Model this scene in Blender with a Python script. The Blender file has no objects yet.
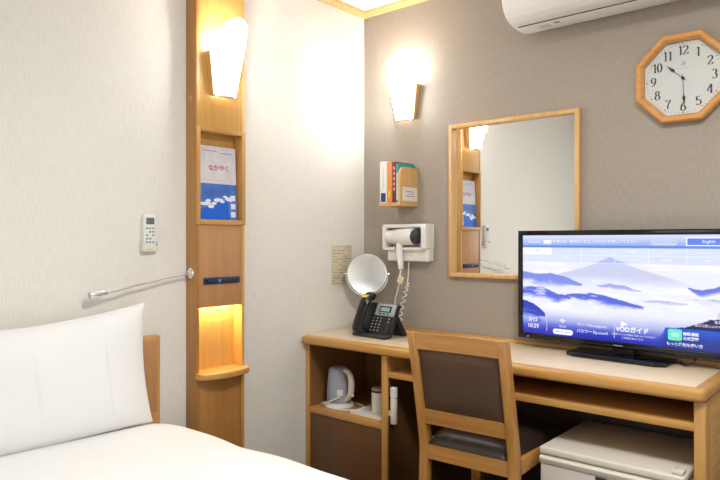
import bpy, bmesh, math, random
import numpy as np
from mathutils import Vector, Matrix
C = bpy.context.scene.collection
R = math.radians
PI = math.pi
random.seed(7)
SC = bpy.context.scene

# ------------------------------------------------------------------ camera, world, lights, exposure
cam = bpy.data.cameras.new('camera')
cam.sensor_width = 36.0
cam.lens = 641.35 / 720 * 36.0
cam.clip_start = 0.02
camo = bpy.data.objects.new('camera', cam)
C.objects.link(camo)
camo.location = (1.941, -2.2952, 1.1193)
camo.rotation_euler = (R(90), 0, 0.7084)
SC.camera = camo

world = bpy.data.worlds.new('sky')
SC.world = world
world.use_nodes = True
wb = world.node_tree.nodes['Background']
wb.inputs[0].default_value = (0.75, 0.86, 1.0, 1)
wb.inputs[1].default_value = 1.0

vs = SC.view_settings
vs.view_transform = 'Standard'
vs.look = 'None'
vs.gamma = 1.0
vs.exposure = 0.17
vs.use_curve_mapping = False

E_WINDOW_FILL = 5.0        # soft fill through an added, unseen window behind the camera
E_CEILING_FILL = 23.5       # fill from an added ceiling lamp out of view
E_SCONCE = 6.5        # bulb inside each wall lamp
E_SHADE = 22.0          # glow of the acrylic shades
E_NICHE = 0.7
E_TV = 0.9

def area(name, loc, rot, sx, sy, energy, col, parent=None):
    l = bpy.data.lights.new(name, 'AREA')
    l.shape = 'RECTANGLE'
    l.size = sx
    l.size_y = sy
    l.energy = energy
    l.color = col
    o = bpy.data.objects.new(name, l)
    C.objects.link(o)
    o.location = loc
    o.rotation_euler = rot
    if parent: o.parent = parent
    return o

area('window_daylight', (0.95, -3.29, 1.45), (R(90), 0, 0), 1.1, 1.1, E_WINDOW_FILL, (0.86, 0.93, 1.0))  # area fill standing outside the added window
area('ceiling_lamp_light', (1.75, -1.35, 2.105), (0, 0, 0), 0.36, 0.36, E_CEILING_FILL, (0.92, 0.96, 1.0))  # area fill under the added ceiling lamp

# ------------------------------------------------------------------ materials
def s2l(c):
    out = []
    for v in c[:3]:
        v = v / 255.0
        out.append(v / 12.92 if v <= 0.04045 else ((v + 0.055) / 1.055) ** 2.4)
    return tuple(out) + (1.0,)

def mat(name, col, rough=0.5, metal=0.0, spec=0.5, var=0.0, vscale=(20, 20, 20), bump=0.0, bscale=(200, 200, 200),
        col2=None, emit=None, estr=0.0, coat=0.0, bdist=0.002):
    m = bpy.data.materials.new(name)
    m.use_nodes = True
    nt = m.node_tree
    b = nt.nodes['Principled BSDF']
    c = s2l(col)
    b.inputs['Base Color'].default_value = c
    b.inputs['Roughness'].default_value = rough
    b.inputs['Metallic'].default_value = metal
    b.inputs['Specular IOR Level'].default_value = spec
    b.inputs['Coat Weight'].default_value = coat
    tc = nt.nodes.new('ShaderNodeTexCoord')
    if col2 is not None:
        mp = nt.nodes.new('ShaderNodeMapping')
        mp.inputs['Scale'].default_value = vscale
        nz = nt.nodes.new('ShaderNodeTexNoise')
        nz.inputs['Scale'].default_value = 1.0
        nz.inputs['Detail'].default_value = 5.0
        nz.inputs['Roughness'].default_value = 0.6
        rp = nt.nodes.new('ShaderNodeValToRGB')
        rp.color_ramp.elements[0].position = 0.35
        rp.color_ramp.elements[1].position = 0.68
        rp.color_ramp.elements[0].color = c
        rp.color_ramp.elements[1].color = s2l(col2)
        nt.links.new(tc.outputs['Object'], mp.inputs[0])
        nt.links.new(mp.outputs[0], nz.inputs['Vector'])
        nt.links.new(nz.outputs[0], rp.inputs[0])
        nt.links.new(rp.outputs[0], b.inputs['Base Color'])
    if bump:
        mp2 = nt.nodes.new('ShaderNodeMapping')
        mp2.inputs['Scale'].default_value = bscale
        n2 = nt.nodes.new('ShaderNodeTexNoise')
        n2.inputs['Scale'].default_value = 1.0
        n2.inputs['Detail'].default_value = 4.0
        bp = nt.nodes.new('ShaderNodeBump')
        bp.inputs['Strength'].default_value = bump
        bp.inputs['Distance'].default_value = bdist
        nt.links.new(tc.outputs['Object'], mp2.inputs[0])
        nt.links.new(mp2.outputs[0], n2.inputs['Vector'])
        nt.links.new(n2.outputs[0], bp.inputs['Height'])
        nt.links.new(bp.outputs[0], b.inputs['Normal'])
    if emit is not None:
        b.inputs['Emission Color'].default_value = s2l(emit)
        b.inputs['Emission Strength'].default_value = estr
    return m

def wood(name, c1, c2, axis, rough=0.38, coat=0.15):
    s = {'x': (3, 60, 60), 'y': (60, 3, 60), 'z': (60, 60, 3)}[axis]
    return mat(name, c1, rough, col2=c2, vscale=s, coat=coat, bump=0.06, bscale=tuple(v * 3 for v in s), bdist=0.0006)

M = {}
M['wall_cream'] = mat('cream_wallpaper', (240, 236, 227), 0.9, spec=0.2, col2=(231, 225, 214), vscale=(330, 330, 26), bump=0.35, bscale=(330, 330, 60), bdist=0.002)
M['wall_taupe'] = mat('taupe_wallpaper', (174, 163, 150), 0.9, spec=0.2, col2=(160, 149, 136), vscale=(420, 420, 40), bump=0.3, bscale=(520, 520, 60), bdist=0.0015)
M['ceiling'] = mat('white_ceiling_paper', (240, 238, 232), 0.9, spec=0.2, bump=0.15, bscale=(180, 180, 180))
M['carpet'] = mat('dark_carpet', (72, 62, 54), 0.95, spec=0.1, col2=(52, 44, 38), vscale=(150, 150, 150), bump=0.6, bscale=(400, 400, 400))
M['crown'] = wood('pale_wood_moulding', (226, 190, 132), (210, 168, 108), 'x')
M['wood_z'] = wood('honey_wood_upright', (210, 160, 92), (192, 138, 70), 'z')
M['wood_x'] = wood('honey_wood_along', (210, 158, 88), (192, 138, 68), 'x')
M['wood_y'] = wood('honey_wood_across', (210, 160, 92), (192, 138, 70), 'y')
M['col_z'] = wood('column_wood', (216, 168, 94), (206, 154, 78), 'z')
M['col_side'] = wood('column_side_wood', (182, 130, 68), (168, 114, 54), 'z')  # darker copy of the column wood, shade put into the colour
M['col_panel'] = wood('column_panel_wood', (194, 144, 97), (184, 131, 83), 'z')
M['frame_w'] = wood('pale_frame_wood', (230, 184, 122), (214, 164, 100), 'z', 0.3)
M['chair_w'] = wood('chair_wood', (200, 144, 80), (178, 122, 58), 'z', 0.32)
M['chair_wx'] = wood('chair_wood_rail', (200, 144, 80), (178, 122, 58), 'x', 0.32)
M['inner_c'] = wood('cabinet_lining_wood', (150, 104, 60), (134, 90, 50), 'z', 0.5)  # desk wood dimmed, the cabinet's inside shade is in the colour
M['dark_door'] = wood('dark_brown_door', (106, 70, 36), (100, 65, 33), 'z', 0.5)  # the door's own brown, also used to paint shade on the divider
M['inner'] = wood('cabinet_inner_wood', (70, 47, 30), (60, 40, 26), 'x', 0.5)  # wood darkened to paint the shade under the desk
M['laminate'] = mat('pale_desk_laminate', (230, 208, 176), 0.34, col2=(222, 198, 164), vscale=(6, 60, 60))
M['white_pl'] = mat('white_plastic', (238, 235, 228), 0.35)
M['cream_pl'] = mat('ivory_plastic', (226, 218, 200), 0.4)
M['fridge_w'] = mat('fridge_enamel', (218, 210, 198), 0.35)
M['grey_pl'] = mat('grey_plastic', (150, 150, 150), 0.4)
M['silver'] = mat('silver_plastic', (178, 178, 176), 0.35, metal=0.3)
M['black_pl'] = mat('black_plastic', (26, 26, 28), 0.35)
M['black_gl'] = mat('glossy_black_plastic', (14, 14, 18), 0.12)
M['black_sl'] = mat('slate_black_plastic', (46, 48, 52), 0.45)
M['chrome'] = mat('chrome', (236, 236, 238), 0.2, metal=0.85)
M['mirror'] = mat('mirror_silvering', (246, 246, 244), 0.0, metal=1.0)
M['mirror_soft'] = mat('vanity_mirror_silvering', (236, 236, 234), 0.55, metal=1.0)
M['linen'] = mat('white_cotton', (243, 241, 238), 0.85, spec=0.2, bump=0.08, bscale=(500, 500, 500), bdist=0.0008)
M['leather'] = mat('dark_brown_leather', (50, 39, 32), 0.36, bump=0.1, bscale=(300, 300, 300))
M['back_fab'] = mat('brown_upholstery', (90, 68, 51), 0.6, spec=0.3, col2=(81, 60, 44), vscale=(200, 200, 200), bump=0.15, bscale=(400, 400, 400))
M['dark_line'] = mat('dark_recess', (60, 58, 56), 0.6)
M['ink'] = mat('black_ink', (32, 30, 30), 0.6)
M['grey_ink'] = mat('grey_ink', (128, 120, 108), 0.7)
M['dial'] = mat('clock_dial_paper', (238, 236, 226), 0.6)
M['oak_clock'] = wood('clock_frame_wood', (222, 160, 92), (204, 138, 70), 'x', 0.35)
M['paper_w'] = mat('white_paper', (236, 232, 228), 0.6)
M['paper_grey'] = mat('magazine_grey_cover', (226, 222, 226), 0.35, col2=(206, 204, 212), vscale=(30, 30, 30))
M['mag_blue'] = mat('magazine_blue_cover', (62, 104, 186), 0.3, col2=(96, 138, 210), vscale=(14, 14, 14))
M['mag_deep'] = mat('magazine_deep_blue', (22, 98, 214), 0.3)
M['mag_white'] = mat('magazine_cloud_white', (232, 236, 244), 0.3)
M['red_ink'] = mat('red_ink', (200, 58, 62), 0.5)
M['plaque'] = mat('ivory_plaque', (220, 208, 178), 0.45)
M['navy'] = mat('dark_blue_plastic', (34, 44, 84), 0.3)
M['kettle'] = mat('grey_white_plastic', (168, 170, 182), 0.35)
M['bk_white'] = mat('book_white', (238, 236, 232), 0.5)
M['bk_orange'] = mat('book_orange', (238, 150, 62), 0.5)
M['bk_maroon'] = mat('book_maroon', (120, 44, 58), 0.5)
M['bk_teal'] = mat('book_teal', (60, 168, 158), 0.5)
M['bk_pale'] = mat('book_pale_blue', (190, 220, 220), 0.5)
M['bk_blue'] = mat('book_label_blue', (34, 60, 130), 0.5)
M['bk_pink'] = mat('book_title_pink', (232, 150, 130), 0.5)
M['yellow'] = mat('yellow_sticker', (232, 216, 70), 0.5)
M['lcd'] = mat('phone_display', (136, 176, 190), 0.2)
M['remote_lcd'] = mat('remote_display', (108, 116, 116), 0.25)
M['shade'] = mat('lit_acrylic_shade', (250, 244, 232), 0.4, emit=(248, 251, 255), estr=E_SHADE)
M['shade_in'] = mat('acrylic_inner', (246, 243, 236), 0.5, emit=(248, 251, 255), estr=4.0)
M['lamp_em'] = mat('lit_diffuser', (250, 246, 238), 0.4, emit=(255, 242, 222), estr=3.0)  # diffuser of the added ceiling lamp
M['strip_em'] = mat('lit_strip', (250, 230, 180), 0.4, emit=(255, 206, 120), estr=3.5)
M['green'] = mat('fridge_badge', (90, 86, 82), 0.4)

def clear_glass(name):
    m = bpy.data.materials.new(name)
    m.use_nodes = True
    nt = m.node_tree
    nt.nodes.remove(nt.nodes['Principled BSDF'])
    out = nt.nodes['Material Output']
    tr = nt.nodes.new('ShaderNodeBsdfTransparent')
    gl = nt.nodes.new('ShaderNodeBsdfGlossy')
    gl.inputs['Roughness'].default_value = 0.02
    fr = nt.nodes.new('ShaderNodeFresnel')
    fr.inputs[0].default_value = 1.45
    mx = nt.nodes.new('ShaderNodeMixShader')
    nt.links.new(fr.outputs[0], mx.inputs[0])
    nt.links.new(tr.outputs[0], mx.inputs[1])
    nt.links.new(gl.outputs[0], mx.inputs[2])
    nt.links.new(mx.outputs[0], out.inputs['Surface'])
    return m
M['glass'] = clear_glass('clear_glass')

# ------------------------------------------------------------------ mesh helpers
class MB:
    """collects shapes; build() links them as ONE mesh object"""
    def __init__(self):
        self.bm = bmesh.new()
        self.mats = []
    def _mi(self, m):
        if m not in self.mats: self.mats.append(m)
        return self.mats.index(m)
    def _merge(self, b2, m, mtx=None):
        mi = self._mi(m)
        for f in b2.faces: f.material_index = mi
        if mtx is not None: bmesh.ops.transform(b2, matrix=mtx, verts=b2.verts)
        me = bpy.data.meshes.new('tmp')
        b2.to_mesh(me)
        b2.free()
        self.bm.from_mesh(me)
        bpy.data.meshes.remove(me)
        return self
    def box(self, lo, hi, m, bev=0.0, seg=2, mtx=None):
        b = bmesh.new()
        bmesh.ops.create_cube(b, size=1.0)
        for v in b.verts:
            v.co = Vector([lo[i] + (v.co[i] + 0.5) * (hi[i] - lo[i]) for i in range(3)])
        if bev: bmesh.ops.bevel(b, geom=list(b.edges), offset=bev, segments=seg, profile=0.5, affect='EDGES')
        return self._merge(b, m, mtx)
    def prism(self, pts, axis, a, b_, m, bev=0.0, seg=2, mtx=None):
        """polygon pts (two coords, the axes other than `axis` in order) extruded from a to b_"""
        b = bmesh.new()
        def mk(p, t):
            if axis == 'x': return (t, p[0], p[1])
            if axis == 'y': return (p[0], t, p[1])
            return (p[0], p[1], t)
        v0 = [b.verts.new(mk(p, a)) for p in pts]
        v1 = [b.verts.new(mk(p, b_)) for p in pts]
        n = len(pts)
        b.faces.new(v0)
        b.faces.new(v1[::-1])
        for i in range(n): b.faces.new((v0[i], v1[i], v1[(i + 1) % n], v0[(i + 1) % n]))
        bmesh.ops.recalc_face_normals(b, faces=b.faces)
        if bev: bmesh.ops.bevel(b, geom=list(b.edges), offset=bev, segments=seg, profile=0.5, affect='EDGES')
        return self._merge(b, m, mtx)
    def lathe(self, prof, m, n=32, mtx=None, caps=True):
        """prof: (radius, z) from bottom to top about z"""
        b = bmesh.new()
        rings = []
        for r, z in prof:
            if r < 1e-6: rings.append([b.verts.new((0, 0, z))])
            else: rings.append([b.verts.new((r * math.cos(2 * PI * k / n), r * math.sin(2 * PI * k / n), z)) for k in range(n)])
        for a, c in zip(rings, rings[1:]):
            for k in range(n):
                j = (k + 1) % n
                if len(a) == 1 and len(c) == 1: continue
                if len(a) == 1: b.faces.new((a[0], c[j], c[k]))
                elif len(c) == 1: b.faces.new((a[k], a[j], c[0]))
                else: b.faces.new((a[k], a[j], c[j], c[k]))
        if caps:
            if len(rings[0]) > 1: b.faces.new(rings[0][::-1])
            if len(rings[-1]) > 1: b.faces.new(rings[-1])
        bmesh.ops.recalc_face_normals(b, faces=b.faces)
        return self._merge(b, m, mtx)
    def tube(self, pts, rad, m, n=10, mtx=None, flat=None):
        """swept tube, rad a number or a list; flat = (sx, sy) squashes the section"""
        pts = [Vector(p) for p in pts]
        if not isinstance(rad, (list, tuple)): rad = [rad] * len(pts)
        b = bmesh.new()
        rings = []
        up = None
        for i, p in enumerate(pts):
            t = (pts[min(i + 1, len(pts) - 1)] - pts[max(i - 1, 0)]).normalized()
            if up is None:
                up = Vector((0, 0, 1)) if abs(t.z) < 0.9 else Vector((0, 1, 0))
            u = (up - t * up.dot(t)).normalized()
            w = t.cross(u)
            up = u
            fx, fy = flat if flat else (1, 1)
            rings.append([b.verts.new(p + (u * math.cos(2 * PI * k / n) * fx + w * math.sin(2 * PI * k / n) * fy) * rad[i]) for k in range(n)])
        for a, c in zip(rings, rings[1:]):
            for k in range(n): b.faces.new((a[k], a[(k + 1) % n], c[(k + 1) % n], c[k]))
        b.faces.new(rings[0][::-1])
        b.faces.new(rings[-1])
        bmesh.ops.recalc_face_normals(b, faces=b.faces)
        return self._merge(b, m, mtx)
    def grid(self, fn, nu, nv, m, mtx=None, closed_u=False):
        b = bmesh.new()
        vv = [[b.verts.new(fn(i / nu, j / nv)) for j in range(nv + 1)] for i in range(nu if closed_u else nu + 1)]
        for i in range(nu):
            for j in range(nv):
                i2 = (i + 1) % nu if closed_u else i + 1
                b.faces.new((vv[i][j], vv[i2][j], vv[i2][j + 1], vv[i][j + 1]))
        return self._merge(b, m, mtx)
    def text(self, s, size, m, mtx, ax='center', bold=0.0, extr=0.0):
        """lettering lying in the x-z plane facing -y before mtx"""
        cu = bpy.data.curves.new('tmp', 'FONT')
        cu.body = s
        cu.size = size
        cu.align_x = ax.upper()
        cu.align_y = 'CENTER'
        cu.offset = bold
        cu.extrude = extr
        cu.resolution_u = 3
        o = bpy.data.objects.new('tmp', cu)
        C.objects.link(o)
        dg = bpy.context.evaluated_depsgraph_get()
        me = bpy.data.meshes.new_from_object(o.evaluated_get(dg))
        b = bmesh.new()
        b.from_mesh(me)
        bpy.data.objects.remove(o)
        bpy.data.curves.remove(cu)
        bpy.data.meshes.remove(me)
        return self._merge(b, m, mtx @ Matrix.Rotation(R(90), 4, 'X'))
    def build(self, name, parent=None, smooth=35):
        me = bpy.data.meshes.new(name)
        self.bm.to_mesh(me)
        self.bm.free()
        for m in self.mats: me.materials.append(m)
        if smooth:
            me.polygons.foreach_set('use_smooth', [True] * len(me.polygons))
            me.set_sharp_from_angle(angle=R(smooth))
        o = bpy.data.objects.new(name, me)
        C.objects.link(o)
        if parent: o.parent = parent
        return o

def T(x, y, z): return Matrix.Translation((x, y, z))
def RZ(d): return Matrix.Rotation(R(d), 4, 'Z')
def RX(d): return Matrix.Rotation(R(d), 4, 'X')
def RY(d): return Matrix.Rotation(R(d), 4, 'Y')

def tag(o, label, cat, group=None):
    o['label'] = label
    o['category'] = cat
    if group: o['group'] = group
    return o
def thing(name, label, cat, loc=(0, 0, 0), rz=0.0, group=None):
    o = bpy.data.objects.new(name, None)
    C.objects.link(o)
    o.location = loc
    o.rotation_euler = (0, 0, R(rz))
    return tag(o, label, cat, group)
def struct(mb, name, parent=None):
    o = mb.build(name, parent)
    if parent is None: o['kind'] = 'structure'
    return o
def spline(pts, n=8):
    """Catmull-Rom through pts"""
    P = [Vector(p) for p in pts]
    out = []
    for i in range(len(P) - 1):
        p0, p1, p2, p3 = P[max(i - 1, 0)], P[i], P[i + 1], P[min(i + 2, len(P) - 1)]
        for k in range(n):
            t = k / n
            out.append(0.5 * ((2 * p1) + (p2 - p0) * t + (2 * p0 - 5 * p1 + 4 * p2 - p3) * t * t + (3 * p1 - p0 - 3 * p2 + p3) * t ** 3))
    out.append(P[-1])
    return out

# ------------------------------------------------------------------ the room
HC = 2.18
XR, YF = 2.75, -3.2
struct(MB().box((-0.1, YF, 0), (0, 0.1, HC), M['wall_cream']), 'wall_left')
struct(MB().box((0, 0, 0), (XR, 0.1, HC), M['wall_taupe']), 'wall_back')
struct(MB().box((XR, YF, 0), (XR + 0.1, 0.1, HC), M['wall_cream']), 'wall_right')
wx0, wx1, wz0, wz1 = 0.4, 1.5, 0.9, 2.0
struct(MB().box((-0.1, YF - 0.1, 0), (wx0, YF, HC), M['wall_cream']).box((wx1, YF - 0.1, 0), (XR + 0.1, YF, HC), M['wall_cream'])
       .box((wx0, YF - 0.1, 0), (wx1, YF, wz0), M['wall_cream']).box((wx0, YF - 0.1, wz1), (wx1, YF, HC), M['wall_cream']), 'wall_front')
struct(MB().box((-0.1, YF - 0.1, -0.1), (XR + 0.1, 0.1, 0), M['carpet']), 'floor')
struct(MB().box((-0.1, YF - 0.1, HC), (XR + 0.1, 0.1, HC + 0.1), M['ceiling']), 'ceiling')
# crown mouldings (bottom edge at the calibrated height)
cp = [(0, HC), (-0.0, HC - 0.0), (-0.028, HC), (-0.028, HC - 0.012), (-0.014, HC - 0.03), (0, HC - 0.03)]
cp = [(-0.0005, HC - 0.0005), (-0.026, HC - 0.0005), (-0.026, HC - 0.012), (-0.012, HC - 0.026), (-0.0005, HC - 0.026)]
struct(MB().prism(cp, 'x', 0.001, XR - 0.001, M['crown']), 'trim_1')
struct(MB().prism([(-p[0], p[1]) for p in cp], 'y', YF + 0.001, -0.027, M['crown']), 'trim_2')
# unseen window added behind the camera as a source of soft fill
w = struct(MB().box((wx0 + 0.001, YF - 0.08, wz0 + 0.001), (wx0 + 0.04, YF - 0.03, wz1 - 0.001), M['white_pl']).box((wx1 - 0.04, YF - 0.08, wz0 + 0.001), (wx1 - 0.001, YF - 0.03, wz1 - 0.001), M['white_pl'])
           .box((wx0 + 0.04, YF - 0.08, wz0 + 0.001), (wx1 - 0.04, YF - 0.03, wz0 + 0.04), M['white_pl']).box((wx0 + 0.04, YF - 0.08, wz1 - 0.04), (wx1 - 0.04, YF - 0.03, wz1 - 0.001), M['white_pl'])
           .box((0.93, YF - 0.08, wz0 + 0.04), (0.97, YF - 0.03, wz1 - 0.04), M['white_pl']), 'window_1')
MB().box((wx0 + 0.035, YF - 0.058, wz0 + 0.035), (wx1 - 0.035, YF - 0.053, wz1 - 0.035), M['glass']).build('window_pane', w, 0)
# ceiling lamp out of view, added and placed for its fill light
t = thing('ceiling_lamp', 'round flush white ceiling lamp over the bed', 'ceiling lamp', (1.75, -1.35, HC - 0.001))
MB().lathe([(0.26, -0.03), (0.27, -0.015), (0.27, 0)], M['white_pl'], 48).build('lamp_base', t)
MB().lathe([(0.0, -0.07), (0.15, -0.066), (0.22, -0.052), (0.25, -0.031), (0, -0.0305)], M['lamp_em'], 48).build('diffuser', t)

# ------------------------------------------------------------------ wooden column on the left wall
Y0, Y1 = -0.975, -0.763
t = thing('wooden_column', 'tall honey wood wall column with magazine niche, control panel and lit alcove', 'wall column', (0, -0.869, 0))
def L(mb, name, parent, off=(0, -0.869, 0)):       # world-built mesh hung under a thing at off
    o = mb.build(name, parent)
    o.matrix_parent_inverse = parent.matrix_world.inverted() if False else Matrix.Translation((-off[0], -off[1], -off[2]))
    return o
zt = HC - 0.027
L(MB().box((0.001, Y0, 0.001), (0.062, Y0 + 0.012, zt), M['col_side'], 0.001).lathe([(0, 0), (0.011, 0), (0.011, 0.0012), (0, 0.0018)], M['wood_z'], 20, T(0.028, Y0, 1.615) @ RX(90)), 'side_panel', t)  # shaded side of the column, darkened by colour
L(MB().box((0.001, Y1 - 0.012, 0.001), (0.062, Y1, zt), M['col_z'], 0.001), 'side_panel', t)
L(MB().box((0.001, Y0 + 0.012, 0.001), (0.014, Y1 - 0.012, zt), M['col_z']), 'back_panel', t)
L(MB().box((0.044, Y0 + 0.012, 1.5165), (0.0605, Y1 - 0.012, zt), M['col_z'], 0.0008), 'upper_panel', t)
fy0, fy1, fz0, fz1 = Y0 - 0.0015, Y1 + 0.0015, 1.174, 1.5165
b = 0.0145
nb = MB()
nb.box((0.0142, fy0 + 0.0136, fz1 - b), (0.0665, fy1 - 0.0136, fz1), M['wood_y'], 0.0008)
nb.box((0.0142, fy0 + 0.0136, fz0), (0.0665, fy1 - 0.0136, fz0 + b + 0.003), M['wood_y'], 0.0008)
nb.box((0.0622, fy0, fz0), (0.0665, fy0 + b + 0.002, fz1), M['wood_z'], 0.0008).box((0.0142, fy0 + 0.0136, fz0), (0.064, fy0 + b + 0.002, fz1), M['wood_z'])
nb.box((0.0622, fy1 - b - 0.002, fz0), (0.0665, fy1, fz1), M['wood_z'], 0.0008).box((0.0142, fy1 - b - 0.002, fz0), (0.064, fy1 - 0.0136, fz1), M['wood_z'])
L(nb, 'magazine_niche', t)
L(MB().box((0.044, Y0 + 0.012, 0.881), (0.0605, Y1 - 0.012, 1.174), M['col_panel'], 0.0008), 'middle_panel', t)
L(MB().box((0.03, Y0 + 0.012, 0.001), (0.0585, Y1 - 0.012, 0.634), M['col_side'], 0.0008), 'lower_panel', t)  # the shelf's shadow is painted in by the darker wood
# half-round shelf
sh = [(0.015, -0.962), (0.0625, -0.962), (0.0625, -0.98)]
for k in range(1, 24):
    a = PI * k / 24
    sh.append((0.0625 + 0.062 * math.sin(a) ** 0.8, -0.867 - 0.113 * math.cos(a)))
sh += [(0.0625, -0.754), (0.0625, -0.776), (0.015, -0.776)]
L(MB().prism(sh, 'z', 0.634, 0.655, M['wood_y'], 0.003), 'alcove_shelf', t)
L(MB().box((0.018, Y0 + 0.03, 0.89), (0.036, Y1 - 0.03, 0.90), M['strip_em'], 0.002), 'strip_lamp', t)
area('alcove_light', (0.028, -0.869, 0.886), (0, 0, 0), 0.02, 0.17, E_NICHE, (1.0, 0.82, 0.42))
pn = L(MB().box((0.0603, -0.946, 0.9625), (0.067, -0.787, 0.986), M['navy'], 0.003), 'control_panel', t)
kb = MB()
for k in range(7):
    yy = -0.925 + k * 0.0195
    kb.box((0.0665, yy, 0.968), (0.0688, yy + 0.013, 0.9795), M['mag_blue'] if k == 2 else M['black_sl'], 0.0012)
kb.box((0.0665, -0.942, 0.970), (0.069, -0.931, 0.979), M['black_gl'], 0.002)
o = kb.build('switches', pn)

# ------------------------------------------------------------------ wall lamps
def sconce(loc, rz, label):
    t = thing('wall_sconce', label, 'wall lamp', loc, rz, 'wall sconces')
    # tapering wooden back body
    # hollow middle so the bulb's light leaves upward: two cheeks and a back board
    def cheek(s):
        bb = bmesh.new()
        x0, x1, tk = 0.048 * s, 0.071 * s, 0.009 * s
        lo = [bb.verts.new(v) for v in ((x0 - tk, -0.023, 0), (x0, -0.023, 0), (x0, -0.0008, 0), (x0 - tk, -0.0008, 0))]
        hi = [bb.verts.new(v) for v in ((x1 - tk, -0.031, 0.15), (x1, -0.031, 0.15), (x1, -0.0008, 0.15), (x1 - tk, -0.0008, 0.15))]
        bb.faces.new(lo); bb.faces.new(hi)
        for i in range(4): bb.faces.new((lo[i], lo[(i + 1) % 4], hi[(i + 1) % 4], hi[i]))
        bmesh.ops.recalc_face_normals(bb, faces=bb.faces)
        return bb
    for s in (-1, 1):
        m = MB()
        m._merge(cheek(s), M['frame_w'])
        m.build('side_cheek', t)
    MB().box((-0.038, -0.006, 0.006), (0.038, -0.0008, 0.148), M['frame_w']).box((-0.0385, -0.0232, 0.0005), (0.0385, -0.0008, 0.006), M['frame_w']).build('back_board', t)
    # curved acrylic shade: half cone, highest at the front
    def pt(u, v, off):
        a = PI * u
        ztop = 0.140 + 0.120 * math.sin(a) ** 0.9
        z = -0.004 + v * (ztop + 0.004)
        k = z / 0.15
        hw = 0.038 + 0.023 * k + off
        d = 0.037 + 0.024 * k + off
        y0 = -0.0235 - 0.008 * min(k, 1.0)
        return Vector((-hw * math.cos(a), y0 - d * math.sin(a), z))
    sm = MB()
    sm.grid(lambda u, v: pt(u, v, 0), 28, 14, M['shade'])
    sm.grid(lambda u, v: pt(1 - u, v, -0.003), 28, 14, M['shade_in'])
    sm.grid(lambda u, v: pt(u, 1, -0.003 * v), 28, 1, M['shade'])
    sm.grid(lambda u, v: pt(u, 0, 0) * (1 - v) + Vector((pt(u, 0, 0).x, -0.0235, pt(u, 0, 0).z)) * v, 28, 1, M['white_pl'])
    sm.build('shade', t)
    l = bpy.data.lights.new('sconce_bulb', 'POINT')
    l.energy = E_SCONCE
    l.color = (1.0, 0.98, 0.95)
    l.shadow_soft_size = 0.04
    lo_ = bpy.data.objects.new('sconce_bulb', l)
    C.objects.link(lo_)
    lo_.parent = t
    lo_.location = (0, -0.060, 0.115)
    return t
sconce((0.0605, -0.869, 1.632), 90, 'lit white fan wall lamp on the wooden column above the magazine niche')
sconce((0.252, 0, 1.648), 0, 'lit white fan wall lamp on the taupe wall above the small bookshelf')

# ------------------------------------------------------------------ magazines in the niche
def mag(lo_y, hi_y, z0, z1, xb, tilt, name, label, front):
    t = thing(name, label, 'magazine', (xb, 0.5 * (lo_y + hi_y), z0), 0, None)
    t.rotation_euler = (0, R(tilt), 0)
    hw = (hi_y - lo_y) / 2
    front(t, hw, z1 - z0)
    return t
def cover_main(t, hw, h):
    MB().box((-0.007, -hw, 0), (0, hw, h), M['paper_w'], 0.0006).build('pages', t)
    c = MB()
    c.box((0.0002, -hw, h * 0.49), (0.0010, hw, h), M['paper_grey'])
    c.box((0.0002, -hw, 0), (0.0010, hw, h * 0.49), M['mag_blue'])
    # deep blue hill shape and cloud tops
    c.prism([(-hw, 0.001), (hw * 0.62, 0.001), (hw * 0.5, 0.075), (hw * 0.1, 0.066), (-hw, 0.032)], 'x', 0.0010, 0.0013, M['mag_deep'])
    rnd = random.Random(3)
    for k in range(16):
        a = rnd.uniform(-0.92, 0.9) * hw
        z = 0.066 + 0.02 * (a / hw) + rnd.uniform(-0.012, 0.012)
        r = rnd.uniform(0.004, 0.009)
        c.prism([(a + r * 1.7 * math.cos(q * PI / 5), z + r * 0.8 * math.sin(q * PI / 5)) for q in range(10)], 'x', 0.0012, 0.00155 + k * 1e-5, M['mag_white'])
    for k in range(3):
        c.box((0.0010, hw * 0.68, 0.01 + k * 0.03), (0.0016, hw * 0.92, 0.03 + k * 0.03), M['mag_white'])
    c.text('なかやく', 0.024, M['red_ink'], T(0.0016, 0.008, h * 0.70) @ RZ(90), bold=0.0004)
    c.text('ふ る さ と の 海 と 山', 0.009, M['bk_pink'], T(0.0016, 0, h * 0.535) @ RZ(90))
    for z, a, b_ in ((0.93, -0.7, 0.0), (0.91, 0.15, 0.8)):
        c.box((0.0010, a * hw, h * z), (0.0013, b_ * hw, h * z + 0.0022), M['grey_ink'])
    c.build('cover', t)
mag(-0.954, -0.786, 1.1925, 1.457, 0.047, -2.5, 'magazine', 'grey and blue magazine with red title standing in the column niche', cover_main)
def cover_back(t, hw, h):
    MB().box((-0.005, -hw, 0), (0, hw, h), M['wood_z']).build('booklet', t)
t = thing('booklet', 'brown booklet half hidden behind the blue magazine in the niche', 'booklet', (0.032, -0.84, 1.1925))
MB().box((-0.004, -0.055, 0), (0, 0.058, 0.185), M['mag_white'], 0.0005).build('pages', t)
MB().box((0.0002, -0.055, 0), (0.001, 0.058, 0.185), M['col_panel']).build('cover', t)

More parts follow.
